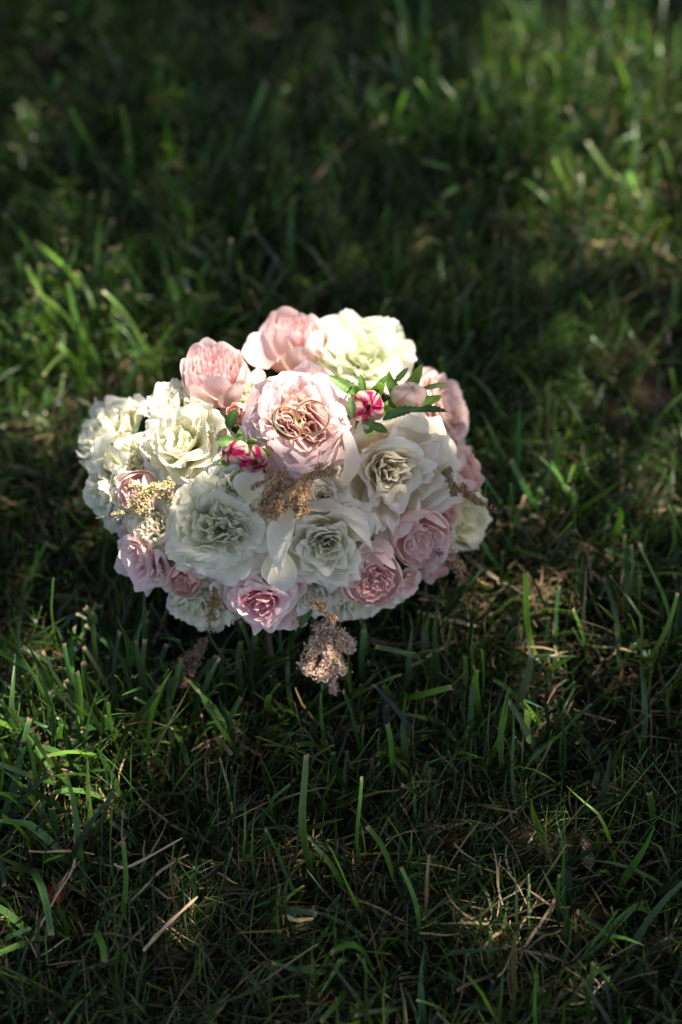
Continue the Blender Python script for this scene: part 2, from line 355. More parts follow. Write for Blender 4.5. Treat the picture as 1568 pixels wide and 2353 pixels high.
# lawn
lit(110, 830, 250, 140, .9); lit(240, 660, 290, 90, .7); lit(480, 720, 110, 100, .6); lit(60, 960, 160, 60, .8)
lit(20, 1120, 50, 110, .7); lit(90, 280, 110, 60, .55)
lit(1440, 170, 260, 150, 1.0, rot=25); lit(1180, 80, 110, 60, .9); lit(960, 260, 180, 70, .8, rot=-12); lit(1130, 200, 120, 80, .8); lit(1400, 310, 230, 110, .62); lit(1250, 560, 190, 90, .45)
lit(1400, 450, 200, 120, .95); lit(1520, 560, 120, 60, .6); lit(1180, 420, 130, 60, .3)
lit(100, 1730, 210, 120, 1.0, rot=20); lit(40, 1620, 80, 60, .8); lit(330, 1720, 60, 30, .55); lit(60, 2060, 150, 60, .85, rot=15)
lit(1160, 1400, 170, 80, .8, .02); lit(1330, 1520, 160, 60, .4); lit(1150, 2110, 110, 65, 1.0); lit(1480, 1560, 70, 40, .4)
lit(1430, 900, 190, 240, .6); lit(1300, 1130, 190, 160, .5); lit(1100, 650, 200, 90, .3); lit(850, 600, 120, 60, .3)
def canopy():
    root = bpy.data.objects.new('shade_tree', None); col.objects.link(root); root.location = (3.3, 2.9, 0)
    tag(root, 'unseen leafy tree with low boughs shaped to dapple the lawn with shade', 'tree')
    # trunk and limbs
    def limb(p0, p1, r0, r1, bend, n=10, k=9):
        V = []; p0 = Vector(p0); p1 = Vector(p1); d = (p1 - p0); s = d.cross(Vector((0, 0, 1)))
        if s.length < 1e-3: s = Vector((1, 0, 0))
        s.normalize(); u2 = s.cross(d).normalized()
        for i in range(n + 1):
            t = i / n; c = p0 + d * t + Vector((bend[0], bend[1], bend[2])) * math.sin(math.pi * t) + s * .03 * math.sin(t * 9)
            r = r0 + (r1 - r0) * t + (.06 * r0 * math.sin(7 * t))
            for j in range(k):
                a = j / k * 6.2832; V.append(c + (s * math.cos(a) + u2 * math.sin(a)) * r * (1 + .08 * math.sin(3 * a + t * 5)))
        F = [(i * k + j, i * k + (j + 1) % k, (i + 1) * k + (j + 1) % k, (i + 1) * k + j) for i in range(n) for j in range(k)]
        V = np.array([tuple(v) for v in V]); return V, np.array(F), np.tile(np.array([[.10, .075, .055]]), (len(V), 1))
    Rm = np.array([3.3, 2.9, 0])
    tr = limb((3.3, 2.9, -.1), (3.15, 2.85, 4.6), .20, .09, (.05, .03, 0))
    # crown leaves: dense, culled so that sun patches fall at chosen spots
    N0 = 150000
    q = np.stack([rng.uniform(-1.5, 1.7, N0), rng.uniform(-1.2, 2.1, N0)], -1)
    f = np.zeros(N0)
    for c, Mx, st in LIT:
        w = (q - c) @ Mx.T; r = np.hypot(w[:, 0], w[:, 1]) + .10 * np.sin(5 * np.arctan2(w[:, 1], w[:, 0]) + st * 9)
        f = np.maximum(f, st * np.clip((1.22 - r) / .35, 0, 1))
    edge = np.maximum(np.abs((q[:, 0] - .1) / 1.6), np.abs((q[:, 1] - .45) / 1.65))
    keep = (rng.random(N0) > np.minimum(f * 1.0, 1)) & (rng.random(N0) < np.clip((1.02 - edge) / .12, 0, 1) ) & (rng.random(N0) < .47)
    q = q[keep]; n = len(q)
    h = rng.uniform(1.45, 2.35, n)
    P = np.stack([q[:, 0] + SUN.x / SUN.z * h, q[:, 1] + SUN.y / SUN.z * h, h], -1)
    L = rng.uniform(.035, .06, n); W = L * .55
    az = rng.uniform(0, 6.28, n); tilt = rng.normal(.1, .55, n); roll = rng.normal(0, .5, n)
    d = np.stack([np.cos(az) * np.cos(tilt), np.sin(az) * np.cos(tilt), -np.sin(tilt)], -1)
    sd = np.stack([-np.sin(az) * np.cos(roll), np.cos(az) * np.cos(roll), np.sin(roll)], -1)
    nrm = np.cross(d, sd)
    P0 = P - d * L[:, None] * .5
    V = np.stack([P0, P0 + d * L[:, None] * .45 + sd * W[:, None] * .5 + nrm * .004, P0 + d * L[:, None], P0 + d * L[:, None] * .45 - sd * W[:, None] * .5 + nrm * .004], 1).reshape(-1, 3)
    F = np.arange(n * 4).reshape(n, 4)
    C = np.repeat(np.array([[.035, .085, .02]]) * rng.uniform(.6, 1.5, (n, 1)), 4, 0)
    o = link('crown', mesh_np('crown', V - Rm, F, M_leaf, C, smooth=False), root); o['kind'] = 'stuff'
    ls = [tr]
    # upper boughs, all on the trunk's side of the lit gaps
    for (e, r0, b) in (((1.95, .8, 2.4), .06, (0, 0, .25)), ((1.6, 2.6, 2.5), .055, (0, 0, .3)), ((.6, 3.2, 2.6), .05, (0, .1, .35)), ((2.6, 1.2, 2.9), .05, (0, 0, .2)), ((3.9, 3.6, 4.2), .05, (0, 0, .2)), ((2.9, 3.9, 4.4), .05, (0, 0, .2))):
        st_ = (3.24, 2.88, rng.uniform(1.8, 3.4)); ls.append(limb(st_, e, r0, .012, b, 12, 7))
    V, F, C = join_parts(ls)
    link('trunk', mesh_np('trunk', V - Rm, F, M_bark, C), root)
    # upper crown round the trunk
    n = 9000; u = rng.normal(0, 1, (n, 3)); u /= np.linalg.norm(u, axis=1)[:, None]
    P = np.array([3.3, 3.3, 4.2]) + u * np.array([1.5, 1.4, 1.1]) * rng.uniform(.5, 1, (n, 1)) ** .5
    # keep this mass clear of the sun rays that reach the picture
    foot = P[:, :2] - np.array([SUN.x, SUN.y]) / SUN.z * P[:, 2:3]
    P = P[(foot[:, 0] > 1.3) | (foot[:, 1] > 1.7)]; n = len(P)
    L = rng.uniform(.06, .10, n); az = rng.uniform(0, 6.28, n); tl = rng.normal(0, .6, n)
    d = np.stack([np.cos(az) * np.cos(tl), np.sin(az) * np.cos(tl), np.sin(tl)], -1); sd = np.stack([-np.sin(az), np.cos(az), 0 * az], -1)
    V = np.stack([P, P + d * L[:, None] * .45 + sd * L[:, None] * .28, P + d * L[:, None], P + d * L[:, None] * .45 - sd * L[:, None] * .28], 1).reshape(-1, 3)
    C = np.repeat(np.array([[.035, .085, .02]]) * rng.uniform(.6, 1.5, (n, 1)), 4, 0)
    o = link('upper_crown', mesh_np('upper_crown', V - Rm, np.arange(n * 4).reshape(n, 4), M_leaf, C, smooth=False), root); o['kind'] = 'stuff'
canopy()

# ------------------------------------------------------------------ petals
def bez(p, t):
    p0, p1, p2, p3 = [np.array(q, float) for q in p]; t = t[..., None]
    a = (1 - t) ** 3 * p0 + 3 * (1 - t) ** 2 * t * p1 + 3 * (1 - t) * t * t * p2 + t ** 3 * p3
    d = 3 * (1 - t) ** 2 * (p1 - p0) + 6 * (1 - t) * t * (p2 - p1) + 3 * t * t * (p3 - p2)
    return a, d
def petal(mer, W, phi, rho, nu=15, nv=15, shape=(0.25, 0.75), rnd=0.35, point=0.0, notch=0.0, roll=0.0, tiproll=0.0,
          ruf=0.0, rf=5.0, fine=0.0, crin=0.0, wave=0.0, skew=0.0, r=None, cols=None, lift=0.0):
    """one petal. mer: four (r,z) bezier points of its midline; W half width; rho cupping radius; returns V, F, C"""
    r = r or random
    nu = int(nu * 1.35) | 1; nv = int(nv * 1.35)
    u = np.linspace(-1, 1, nu)[None, :]; v = np.linspace(0, 1, nv)[:, None] ** .9
    au = np.abs(u)
    tt = v * (1 - rnd * au ** 2.6 * v + point * np.exp(-(u / .22) ** 2) * v ** 3 - notch * np.exp(-(u / .25) ** 2) * v ** 4)
    p1, p2, p3, p4 = [r.uniform(0, 6.28) for _ in range(4)]
    tt = tt + fine * v ** 4 * (np.sin(u * 17 + p1) * .6 + np.sin(u * 31 + p2) * .4)
    P, D = bez(mer, np.clip(tt, 0, 1.0)); over = np.maximum(tt - 1, 0)
    P = P + D * over[..., None]
    Ln = np.linalg.norm(D, axis=-1, keepdims=True); T = D / np.maximum(Ln, 1e-9)
    Nn = np.stack([-T[..., 1], T[..., 0]], -1)                       # towards the axis / up
    w = shape[0] + (1 - shape[0]) * np.sin(np.clip(v / shape[1], 0, 1) * math.pi / 2)
    w = w * (1 - .12 * np.clip((v - .8) / .2, 0, 1) ** 2) * W
    # cross-section: cup inwards in the middle, roll outwards at the margins
    uu = np.linspace(0, 1, 24); kap = 1 / rho * np.ones((nv, 24))
    kap = kap - roll * np.clip((uu[None, :] - .55) / .45, 0, 1) ** 1.5 * np.clip(v - .25, 0, 1) / W
    ang = np.cumsum(kap * w / 24, 1); X = np.concatenate([np.zeros((nv, 1)), np.cumsum(np.cos(ang), 1)], 1) / 24 * w; Y = np.concatenate([np.zeros((nv, 1)), np.cumsum(np.sin(ang), 1)], 1) / 24 * w
    k = au * 24; k0 = np.clip(k.astype(int), 0, 23); fr = k - k0
    rows = np.arange(nv)[:, None]
    tx = (X[rows, k0] * (1 - fr) + X[rows, k0 + 1] * fr) * np.sign(u)
    ny = Y[rows, k0] * (1 - fr) + Y[rows, k0 + 1] * fr
    tx = tx + skew * W * v ** 2
    edge = np.clip(np.maximum(au ** 3 * np.clip(v * 1.6, 0, 1), v ** 3), 0, 1)
    per = u * 1.0 + 0.0 * v
    rr = ruf * edge * (np.sin(rf * per * 1.57 + p1) * .65 + np.sin(rf * 1.9 * per + 3 * v + p2) * .35)
    rr = rr + crin * edge ** 1.3 * (np.sin(rf * 5.3 * per + p3 + 2 * v) + .6 * np.sin(rf * 8.1 * per + p4))
    rr = rr + ruf * .7 * au ** 3 * np.sin(v * rf * 2.2 + p3 + u)
    rr = rr + wave * v * (np.sin(2.4 * u + p3) + .6 * np.sin(4.3 * u + 2 * v + p4))
    ny = ny + rr - tiproll * W * np.clip((v - .78) / .22, 0, 1) ** 2 * (.6 + .4 * np.sin(3 * u + p4)) + lift
    # asymmetry
    Pr = P[..., 0] + Nn[..., 0] * ny; Pz = P[..., 1] + Nn[..., 1] * ny
    c, s = math.cos(phi), math.sin(phi)
    V = np.stack([Pr * c - tx * s, Pr * s + tx * c, Pz], -1).reshape(-1, 3)
    i = np.arange(nu * nv).reshape(nv, nu)
    F = np.stack([i[:-1, :-1], i[:-1, 1:], i[1:, 1:], i[1:, :-1]], -1).reshape(-1, 4)
    e2 = np.clip(np.maximum(au ** 4 * np.clip(v * 1.5, 0, 1), v ** 5), 0, 1)
    C = cols(np.broadcast_to(u, (nv, nu)), np.broadcast_to(v, (nv, nu)), e2, r).reshape(-1, 3)
    return V, F, C
def warp(seed, amp, scale):
    g = np.random.default_rng(seed); K = g.normal(0, 1, (5, 3)) / scale; K[:, 2] *= .4; ph = g.uniform(0, 6.28, 5); A = g.normal(0, 1, (5, 3)); A[:, 2] *= .55
    def f(V, zref):
        s = np.zeros_like(V)
        for k, p, a in zip(K, ph, A): s += np.sin(V @ k + p)[:, None] * a
        return V + s * amp * .5 * np.clip(V[:, 2:3] / zref, 0, 1)
    return f
def ramp(a, b, t): return np.array(a)[None, None, :] * (1 - t[..., None]) + np.array(b)[None, None, :] * t[..., None]
def colfun(base, mid, edge, fleck=None, fl=0.0, var=.05):
    def f(u, v, e, r):
        c = ramp(base, mid, np.clip(v * 1.35, 0, 1)); c = c * (1 - e[..., None]) + np.array(edge) * e[..., None]
        if fleck is not None and fl > 0:
            q = np.clip(np.sin(u * 5 + r.uniform(0, 6)) * np.sin(v * 4 + r.uniform(0, 6)) - (1 - fl) + .25 * np.sin(u * 19 + v * 7), 0, 1) * np.clip(v * 1.4, 0, 1)
            c = c * (1 - q[..., None]) + np.array(fleck) * q[..., None]
        nb = np.clip(np.sin(u * 23 + r.uniform(0, 6)) * np.sin(u * 9 + r.uniform(0, 6)) * 3 - 2.1, 0, 1) * np.clip(e * 2 - 1.1, 0, 1) * .7
        c = c * (1 - nb[..., None]) + np.array((.55, .38, .22)) * nb[..., None]
        vein = 1 - .035 * np.clip(np.sin(u * 34 + 3 * v), 0, 1)
        return c * vein[..., None] * (1 + r.uniform(-var, var))
    return f
BLUSH = colfun((.88, .54, .44), (.90, .70, .66), (.92, .79, .77), (.86, .38, .52), .10)
PALEP = colfun((.86, .56, .50), (.90, .71, .67), (.92, .79, .75))
DEEPP = colfun((.82, .40, .38), (.88, .60, .58), (.90, .73, .71))
LILAC = colfun((.90, .52, .46), (.94, .74, .70), (.95, .83, .80), (.86, .34, .42), .2)
LILA2 = colfun((.80, .25, .30), (.87, .46, .50), (.91, .68, .71), (.78, .16, .30), .22)
SALMON = colfun((.78, .32, .22), (.85, .50, .42), (.88, .68, .60))
PEACHY = colfun((.90, .60, .48), (.92, .72, .65), (.92, .77, .71))
IVORY = colfun((.86, .70, .50), (.90, .84, .73), (.91, .88, .81))
WHITE = colfun((.74, .74, .46), (.87, .86, .72), (.90, .89, .80))
GREENW = colfun((.66, .72, .42), (.80, .84, .66), (.88, .89, .78))
CREAM = colfun((.72, .66, .36), (.85, .82, .60), (.88, .86, .70))
WHROSE = colfun((.80, .74, .48), (.89, .87, .76), (.91, .90, .82))
BUDC = None
def bud_cols(u, v, e, r):
    c = ramp((.50, .60, .26), (.84, .80, .58), np.clip(v * 1.6, 0, 1))
    q = np.clip((np.sin(u * 3.1 + r.uniform(0, 6)) + np.sin(v * 7 + u * 5 + r.uniform(0, 6)) + .5 * np.sin(u * 11 + v * 13)) * .9 + (v - .62) * 2.6 - .08, 0, 1)
    q = np.maximum(q * np.clip((v - .3) * 3, 0, 1), e * np.clip((v - .3) * 2, 0, 1) * .8)
    c = c * (1 - q[..., None]) + np.array((.46, .006, .10)) * q[..., None]
    return c * (1 + r.uniform(-.06, .06))
def bud_cols_pale(u, v, e, r):
    c = ramp((.50, .60, .28), (.84, .74, .62), np.clip(v * 1.3, 0, 1)); q = np.clip(np.abs(u) ** 3 * 1.1 + .5 * np.sin(u * 6 + r.uniform(0, 6)) * v - .15, 0, 1) * np.clip(v * 2, 0, 1)
    return c * (1 - q[..., None]) + np.array((.74, .10, .27)) * q[..., None]

GA = 2.399963
# every builder returns a list of petals [(V, F, C)], the face height, in units where the flower's radius is 1
def rosette(r, pal, inner=None, n=46, dome=.34, cup=.5, guard=6, lay=1.0, ragged=.10, gop=.95, gcol=None):
    """open, many-petalled garden rose"""
    out = []; inner = inner or pal
    for k in range(n):
        f = (k + .5) / n; rt = .05 + .80 * f ** .62; zt = .66 + dome * (1 - f ** 1.5) * .5 + r.uniform(-.05, .05)
        if f > .75: zt -= (f - .75) * .8
        phi = k * GA + r.uniform(-.25, .25); W = (.12 + .40 * f ** .6) * r.uniform(.75, 1.2) * lay
        rb = .04 + .12 * f; out_ = .85 + cup * .45 * f
        o_ = min(1, max(0, (f - .03) / .45)); mer = [(rb, .05), (rt * (.95 - .45 * o_), .10 + .12 * o_), (rt * (1.02 - .26 * o_), zt * (.7 + .22 * o_)), (rt * (.96 + .16 * f), zt)]
        c = inner if f < .45 else pal
        out.append(petal(mer, W, phi, max(.12, rt * 1.0), 15, 11, (.35, .6), .22, notch=r.choice((0, 0, .05)), roll=.1, ruf=ragged * .40 * (.3 + f), rf=r.uniform(2, 4), crin=.008, wave=.03 * (1 + f), fine=.006, skew=r.uniform(-.15, .15), r=r, cols=c, tiproll=.30 * f))
    for k in range(guard):
        phi = k * 6.283 / guard + r.uniform(-.2, .2)
        mer = [(.12, -.02), (.7, -.05), (gop, .12), (gop + r.uniform(-.02, .10), .50 + r.uniform(-.12, .08))]
        out.append(petal(mer, .50 * r.uniform(.9, 1.1), phi, .85, 15, 12, (.3, .7), .3, roll=.4, ruf=.05, rf=4, wave=.03, tiproll=.3, r=r, cols=gcol or pal, fine=.015))
    return out, .66
def cupped(r, pal, inner, n=38, guard=5, outer=5, open_=.58, H=1.25, guardopen=1.0):
    """globe-shaped garden rose, swirled centre sunk in a cup of smooth petals"""
    out = []
    for k in range(n):
        f = (k + .5) / n; rt = .04 + (open_ - .08) * f ** .7; zt = H * (.90 + .06 * f) + r.uniform(-.05, .05)
        phi = k * GA + r.uniform(-.3, .3); W = (.10 + .26 * f) * r.uniform(.8, 1.2)
        mer = [(.05, .3), (rt * .9, .5), (rt * 1.1, zt * .75), (rt * 1.05, zt)]
        out.append(petal(mer, W, phi, max(.1, rt), 11, 9, (.4, .7), .25, roll=.2, ruf=.035, rf=5, wave=.045, fine=.02, r=r, cols=inner, skew=r.uniform(-.3, .3)))
    for k in range(outer):
        phi = k * 6.283 / outer + r.uniform(-.15, .15)
        mer = [(.08, 0), (1.0, -.02), (1.05, H * .72), (open_ + .05 + r.uniform(-.02, .06), H * (.98 + r.uniform(-.04, .04)))]
        out.append(petal(mer, .66, phi, .72, 15, 13, (.3, .6), .30, ruf=.02, rf=3, tiproll=.12, r=r, cols=pal, fine=.008))
    for k in range(guard):
        phi = k * 6.283 / guard + .6 + r.uniform(-.15, .15)
        mer = [(.08, -.03), (1.08, -.08), (1.12, H * .55), (.86 * guardopen + r.uniform(-.04, .10), H * (.82 + r.uniform(-.08, .06)))]
        out.append(petal(mer, .74, phi, .80, 17, 13, (.3, .6), .32, point=.02, roll=.15, ruf=.03, rf=3, crin=.006, tiproll=.22, r=r, cols=pal, fine=.004))
    return out, H * .76
def frilly(r, pal, layers=((7, 1.04, .24), (7, .90, .44), (7, .70, .60), (6, .46, .70), (6, .26, .76), (5, .12, .74)), ruf=.13, fine=.026):
    """lisianthus or carnation with broad ruffled, toothed petals"""
    out = []
    for li, (n, rt, zt) in enumerate(layers):
        for k in range(n):
            phi = k * 6.283 / n + li * 1.3 + r.uniform(-.45, .45); a = rt * r.uniform(.84, 1.10); z = zt + r.uniform(-.14, .16)
            mer = [(.04, 0), (a * .42, .02 + .12 * li), (a * .72, z * 1.02), (a, z)]
            if rt < .5: mer = [(.03, .2), (a * .75, .3), (a * 1.0, z * .8), (a * 1.1, z)]
            out.append(petal(mer, (.20 + .46 * rt) * r.uniform(.65, 1.30), phi, .55 + .5 * rt, 27, 14, (.22, .85), .26, ruf=ruf * (.45 + .6 * rt), rf=r.uniform(2.6, 4.6), fine=fine, crin=.008 + .024 * rt, wave=.05, tiproll=.15 * rt, skew=r.uniform(-.2, .2), r=r, cols=pal))
    return out, .66
def folded(r, pal, layers=((6, 1.08, .12), (7, .96, .34), (7, .80, .54), (7, .62, .66)), roll=1.8, point=.20, W0=.34):
    """white rose whose petals roll back at the sides into points"""
    out = []
    for li, (n, rt, zt) in enumerate(layers):
        for k in range(n):
            phi = k * 6.283 / n + li * .9 + r.uniform(-.4, .4); a = rt * r.uniform(.86, 1.12); z = zt + r.uniform(-.07, .07)
            mer = [(.05, 0), (a * .75, 0), (a * .82, z * .85), (a * 1.02, z - (.06 if rt > .6 else -.04))]
            rl = roll * (1 if rt > .45 else .45) * r.uniform(.6, 1.3)
            out.append(petal(mer, (W0 * .42 + W0 * .8 * rt) * r.uniform(.85, 1.15), phi, max(.16, .75 * rt), 19, 15, (.3, .62), .46 if rt > .45 else .3, point=point if rt > .4 else .05, crin=.008, roll=rl, ruf=.02 + .015 * rt, rf=3, wave=.04, tiproll=.34 * rt, skew=r.uniform(-.3, .3), r=r, cols=pal, fine=.006))
    n = 30
    for k in range(n):
        f = (k + .5) / n; rt = .04 + .46 * f ** .7; zt = .72 + .08 * math.sin(k * 2.1)
        mer = [(.03, .25), (rt * .7, .3), (rt * .9, zt * .8), (rt * 1.05, zt)]
        out.append(petal(mer, (.10 + .26 * f) * r.uniform(.8, 1.25), k * GA + r.uniform(-.3, .3), max(.12, rt), 13, 10, (.4, .6), .28, point=.05, roll=.35, ruf=.03, rf=2, crin=.003, wave=.045, fine=.004, tiproll=.3 * f, skew=r.uniform(-.2, .2), r=r, cols=pal))
    return out, .66
def budpet(r, pal, H=1.9, op=.22):
    out = []
    for k in range(10):
        lay = k // 5; phi = k * 6.283 / 5 + lay * .63 + r.uniform(-.1, .1); q = 1 - .08 * lay; o = op * (1.5 if lay == 0 else .7)
        mer = [(.08, .05), (1.35 * q, .05), (1.15 * q, H * .88 * (1 - .03 * lay)), (o, H * (1 - .06 * lay) + r.uniform(-.05, .05))]
        out.append(petal(mer, .66 * q, phi, .95, 13, 15, (.4, .5), .25, ruf=.05, rf=4, fine=.015, wave=.02, r=r, cols=pal))
    for k in range(8):
        phi = k * GA; rt = .05 + .02 * k; mer = [(.03, .2), (rt + .1, .5), (rt + .2, 1.2), (rt * .8, H * (.86 - .01 * k))]
        out.append(petal(mer, .18, phi, .2, 7, 8, (.4, .6), .3, ruf=.03, r=r, cols=pal))
    return out, H * .55

def revolve(prof, k, colr, seed=0):
    V = []; n = len(prof)
    for (rr, z) in prof:
        for j in range(k):
            a = j / k * 6.2832; V.append((rr * math.cos(a), rr * math.sin(a), z))
    F = [(i * k + j, i * k + (j + 1) % k, (i + 1) * k + (j + 1) % k, (i + 1) * k + j) for i in range(n - 1) for j in range(k)]
    return np.array(V), np.array(F), np.tile(np.array([colr]), (len(V), 1))

root = bpy.data.objects.new('bouquet', None); col.objects.link(root); root.location = (BC.x, BC.y, 0.0)
tag(root, 'round bridal bouquet of blush pink and white roses resting on the grass', 'bouquet')
RT = Vector(root.location)

def frame(axis, spin, loc):
    z = axis.normalized(); x = z.orthogonal().normalized(); q = Matrix.Rotation(spin, 3, z)
    x = q @ x; y = z.cross(x)
    m = Matrix((x, y, z)).transposed().to_4x4(); m.translation = loc - RT
    return m
def cs(a):      # camera-space direction (right, up, towards the camera) to world
    return (right * a[0] + up * a[1] - fwd * a[2]).normalized()
def head(name, label, u, v, rpx, kind, axis, seed, dz=0.0, mat=M_petal, wamp=.05, wsc=.5, spin=None, squash=1.0, k=1.0, **kw):
    """one flower of the bouquet: u, v picture position of its face, rpx its radius there, axis in camera space, dz metres towards the camera"""
    r = random.Random(seed); p, n, t = on_dome(u, v, k); d = t - dz; p = at_d(u, v, d); rad = rpx * MPP * d
    ax = cs(axis); pets, zf = kind(r, **kw)
    loc = p - ax * (zf * rad)
    m = frame(ax, spin if spin is not None else r.uniform(0, 6.28), loc)
    wf = warp(seed, wamp, wsc)
    # receptacle, calyx and short stem
    stem = revolve([(.0, .06), (.10, .05), (.16, -.02), (.14, -.14), (.06, -.22), (.05, -.55), (.045, -1.0)], 10, (.07, .15, .04))
    cal = [stem]
    for j in range(5):
        def gc(u_, v_, e, r_): return np.ones(u_.shape + (3,)) * np.array((.09, .19, .05))
        cal.append(petal([(.1, -.05), (.5, -.1), (.8, .0), (.95, .15)], .13, j * 1.257, 1.0, 5, 7, (.8, .3), .9, r=r, cols=gc, lift=-.06))
    V, F, C = join_parts(cal)
    fl = link(name, mesh_np(name, V * rad, F, M_green, C), root, m)
    if label: fl['label'] = label
    for (V, F, C) in pets:
        V = wf(V, .6) * np.array([1, 1, squash])
        link('petal', mesh_np('petal', V * rad, F, mat, C), fl)
    return fl, m, rad

# --- pink roses
head('garden_rose', 'large open blush rose carrying the two rings', 682, 968, 138, rosette, (.02, .16, 1), 3, dz=.014, pal=BLUSH, inner=PEACHY, n=90, wamp=.10, wsc=.45, ragged=.14, dome=.30, lay=.82)
head('cupped_rose', 'cupped dusty pink rose at the upper left', 492, 846, 78, cupped, (.04, .66, .75), 5, dz=.002, k=1.0, pal=PALEP, inner=DEEPP, wamp=.06, open_=.76, H=1.5, n=44)
head('cupped_rose', 'cupped dusty pink rose at the very top with a flared petal', 676, 764, 78, cupped, (.06, .72, .70), 8, dz=.002, pal=PALEP, inner=DEEPP, wamp=.06, open_=.66, H=1.6, n=40)
head('garden_rose', 'pale blush rose turned to the right behind the buds', 1030, 930, 98, rosette, (.86, .35, .55), 12, dz=-.012, pal=PEACHY, n=40, wamp=.08, ragged=.18)
head('cupped_rose', 'soft pink rose at the right edge', 1076, 1080, 60, cupped, (.85, .25, .45), 15, dz=-.006, pal=BLUSH, inner=SALMON)
head('garden_rose', 'lilac pink rose at the lower right', 972, 1240, 72, cupped, (.35, -.55, .85), 16, dz=.0, pal=LILAC, inner=LILAC, open_=.7, H=1.0)
head('cupped_rose', 'pink rose with deep pink centre at the lower right', 858, 1332, 70, cupped, (.12, -.40, 1), 19, dz=-.0, pal=PALEP, inner=DEEPP, open_=.66, H=1.0)
head('garden_rose', 'small pale pink rose low at the right', 940, 1345, 40, rosette, (.5, -.5, .7), 21, dz=-.012, pal=PEACHY, n=20)
head('cupped_rose', 'dim pink rose under the lower right edge', 1010, 1300, 50, cupped, (.6, -.6, .4), 22, dz=-.02, pal=PALEP, inner=SALMON)
head('garden_rose', 'pink rose with magenta heart at the bottom', 600, 1376, 94, rosette, (-.05, -.45, .9), 24, dz=-.002, pal=LILAC, inner=LILA2, n=44, wamp=.10, wsc=.4)
head('garden_rose', 'pale pink rose half hidden along the bottom edge', 645, 1428, 66, rosette, (.0, -.9, .4), 25, dz=-.018, pal=LILAC, n=24)
head('garden_rose', 'lilac pink rose at the lower left edge', 316, 1292, 86, rosette, (-.6, -.4, .7), 26, dz=-.012, pal=LILAC, n=30, wamp=.10, ragged=.14, gcol=PEACHY)
head('cupped_rose', 'small salmon rose at the lower left', 422, 1338, 42, cupped, (-.25, -.6, .8), 28, dz=-.004, pal=SALMON, inner=SALMON)
head('cupped_rose', 'pink rose tucked behind the lit sprig on the left', 312, 1130, 52, cupped, (-.35, -.1, .9), 29, dz=-.004, pal=PALEP, inner=DEEPP)
head('cupped_rose', 'little coral rose wedged left of the ring rose', 542, 950, 25, cupped, (-.3, .2, .9), 30, dz=-.004, pal=SALMON, inner=SALMON, n=14)
# --- white flowers
head('lisianthus', 'greenish white ruffled flower at the top right', 836, 795, 106, frilly, (.10, .45, .9), 31, dz=-.006, mat=M_white, wamp=.13, wsc=.5, pal=GREENW, layers=((7, 1.06, .55), (6, .86, .50), (7, .66, .56), (6, .46, .62), (6, .26, .66), (5, .12, .64)), ruf=.16)
head('lisianthus', 'white ruffled flower at the middle left', 418, 1015, 112, frilly, (-.25, .22, .95), 33, dz=.006, mat=M_white, wamp=.13, wsc=.5, pal=WHITE, ruf=.17, layers=((6, 1.06, .18), (5, .88, .46), (5, .62, .80), (4, .36, .86), (4, .15, .8)))
head('lisianthus', 'loose white flower behind the upper left rose', 390, 925, 78, frilly, (-.35, .65, .65), 34, dz=-.012, mat=M_white, wamp=.13, wsc=.5, pal=WHITE)
head('lisianthus', 'white ruffled flower at the far left', 224, 985, 106, frilly, (-.75, .50, .50), 35, dz=-.006, mat=M_white, wamp=.13, wsc=.5, pal=WHITE)
head('lisianthus', 'white ruffled flower at the far left below another', 228, 1128, 108, frilly, (-.85, -.15, .55), 36, dz=-.008, mat=M_white, wamp=.13, wsc=.5, pal=WHITE)
head('lisianthus', 'large white ruffled flower in the lower left of the dome', 502, 1224, 136, frilly, (-.05, -.18, 1), 92, dz=.006, mat=M_white, wamp=.13, wsc=.5, pal=WHITE, ruf=.12)
head('lisianthus', 'sunlit white flower just left of the ring rose', 535, 1112, 82, folded, (.10, .12, 1), 38, dz=.010, mat=M_white, wamp=.13, wsc=.5, pal=WHITE, roll=.9, W0=.42)
head('lisianthus', 'white ruffled flower at the bottom left', 465, 1412, 88, frilly, (-.2, -.7, .7), 39, dz=-.012, mat=M_white, wamp=.13, wsc=.5, pal=WHITE)
head('lisianthus', 'white ruffled flower at the bottom right', 836, 1392, 92, frilly, (.2, -.75, .6), 40, dz=-.022, mat=M_white, wamp=.13, wsc=.5, pal=WHITE)
head('carnation', 'cream ruffled flower at the right edge', 1078, 1182, 98, frilly, (.75, -.1, .65), 41, dz=-.014, mat=M_white, pal=CREAM)
head('white_rose', 'very large ivory rose right of the centre', 908, 1088, 160, folded, (.18, .02, 1), 43, dz=.004, mat=M_white, pal=IVORY, wamp=.10, wsc=.5)
head('white_rose', 'white rose with tight swirl in the lower middle', 752, 1262, 114, folded, (.02, -.25, 1), 47, dz=.004, mat=M_white, pal=WHROSE, wamp=.08)

head('lisianthus', 'white flower deep in the gap above the lower left pink rose', 345, 1205, 74, frilly, (-.4, -.1, .9), 71, dz=-.016, mat=M_white, pal=WHITE)
head('lisianthus', 'white flower deep between the two far left flowers and the middle left one', 308, 1060, 70, frilly, (-.4, .1, .9), 72, dz=-.016, mat=M_white, pal=WHITE)
head('white_rose', 'white flower deep beneath the lower white rose', 712, 1375, 74, folded, (.0, -.5, .8), 73, dz=-.016, mat=M_white, pal=WHROSE)
head('lisianthus', 'white flower deep below the brown sprig', 645, 1190, 74, frilly, (.0, -.1, 1), 74, dz=-.012, mat=M_white, pal=WHITE)
head('white_rose', 'white flower deep below the right hand buds', 955, 1010, 74, folded, (.3, .3, .9), 75, dz=-.012, mat=M_white, pal=WHROSE)
head('cupped_rose', 'blush bloom deep between cream flower and ivory rose', 1010, 1165, 60, cupped, (.5, -.1, .8), 76, dz=-.018, pal=PALEP, inner=SALMON)
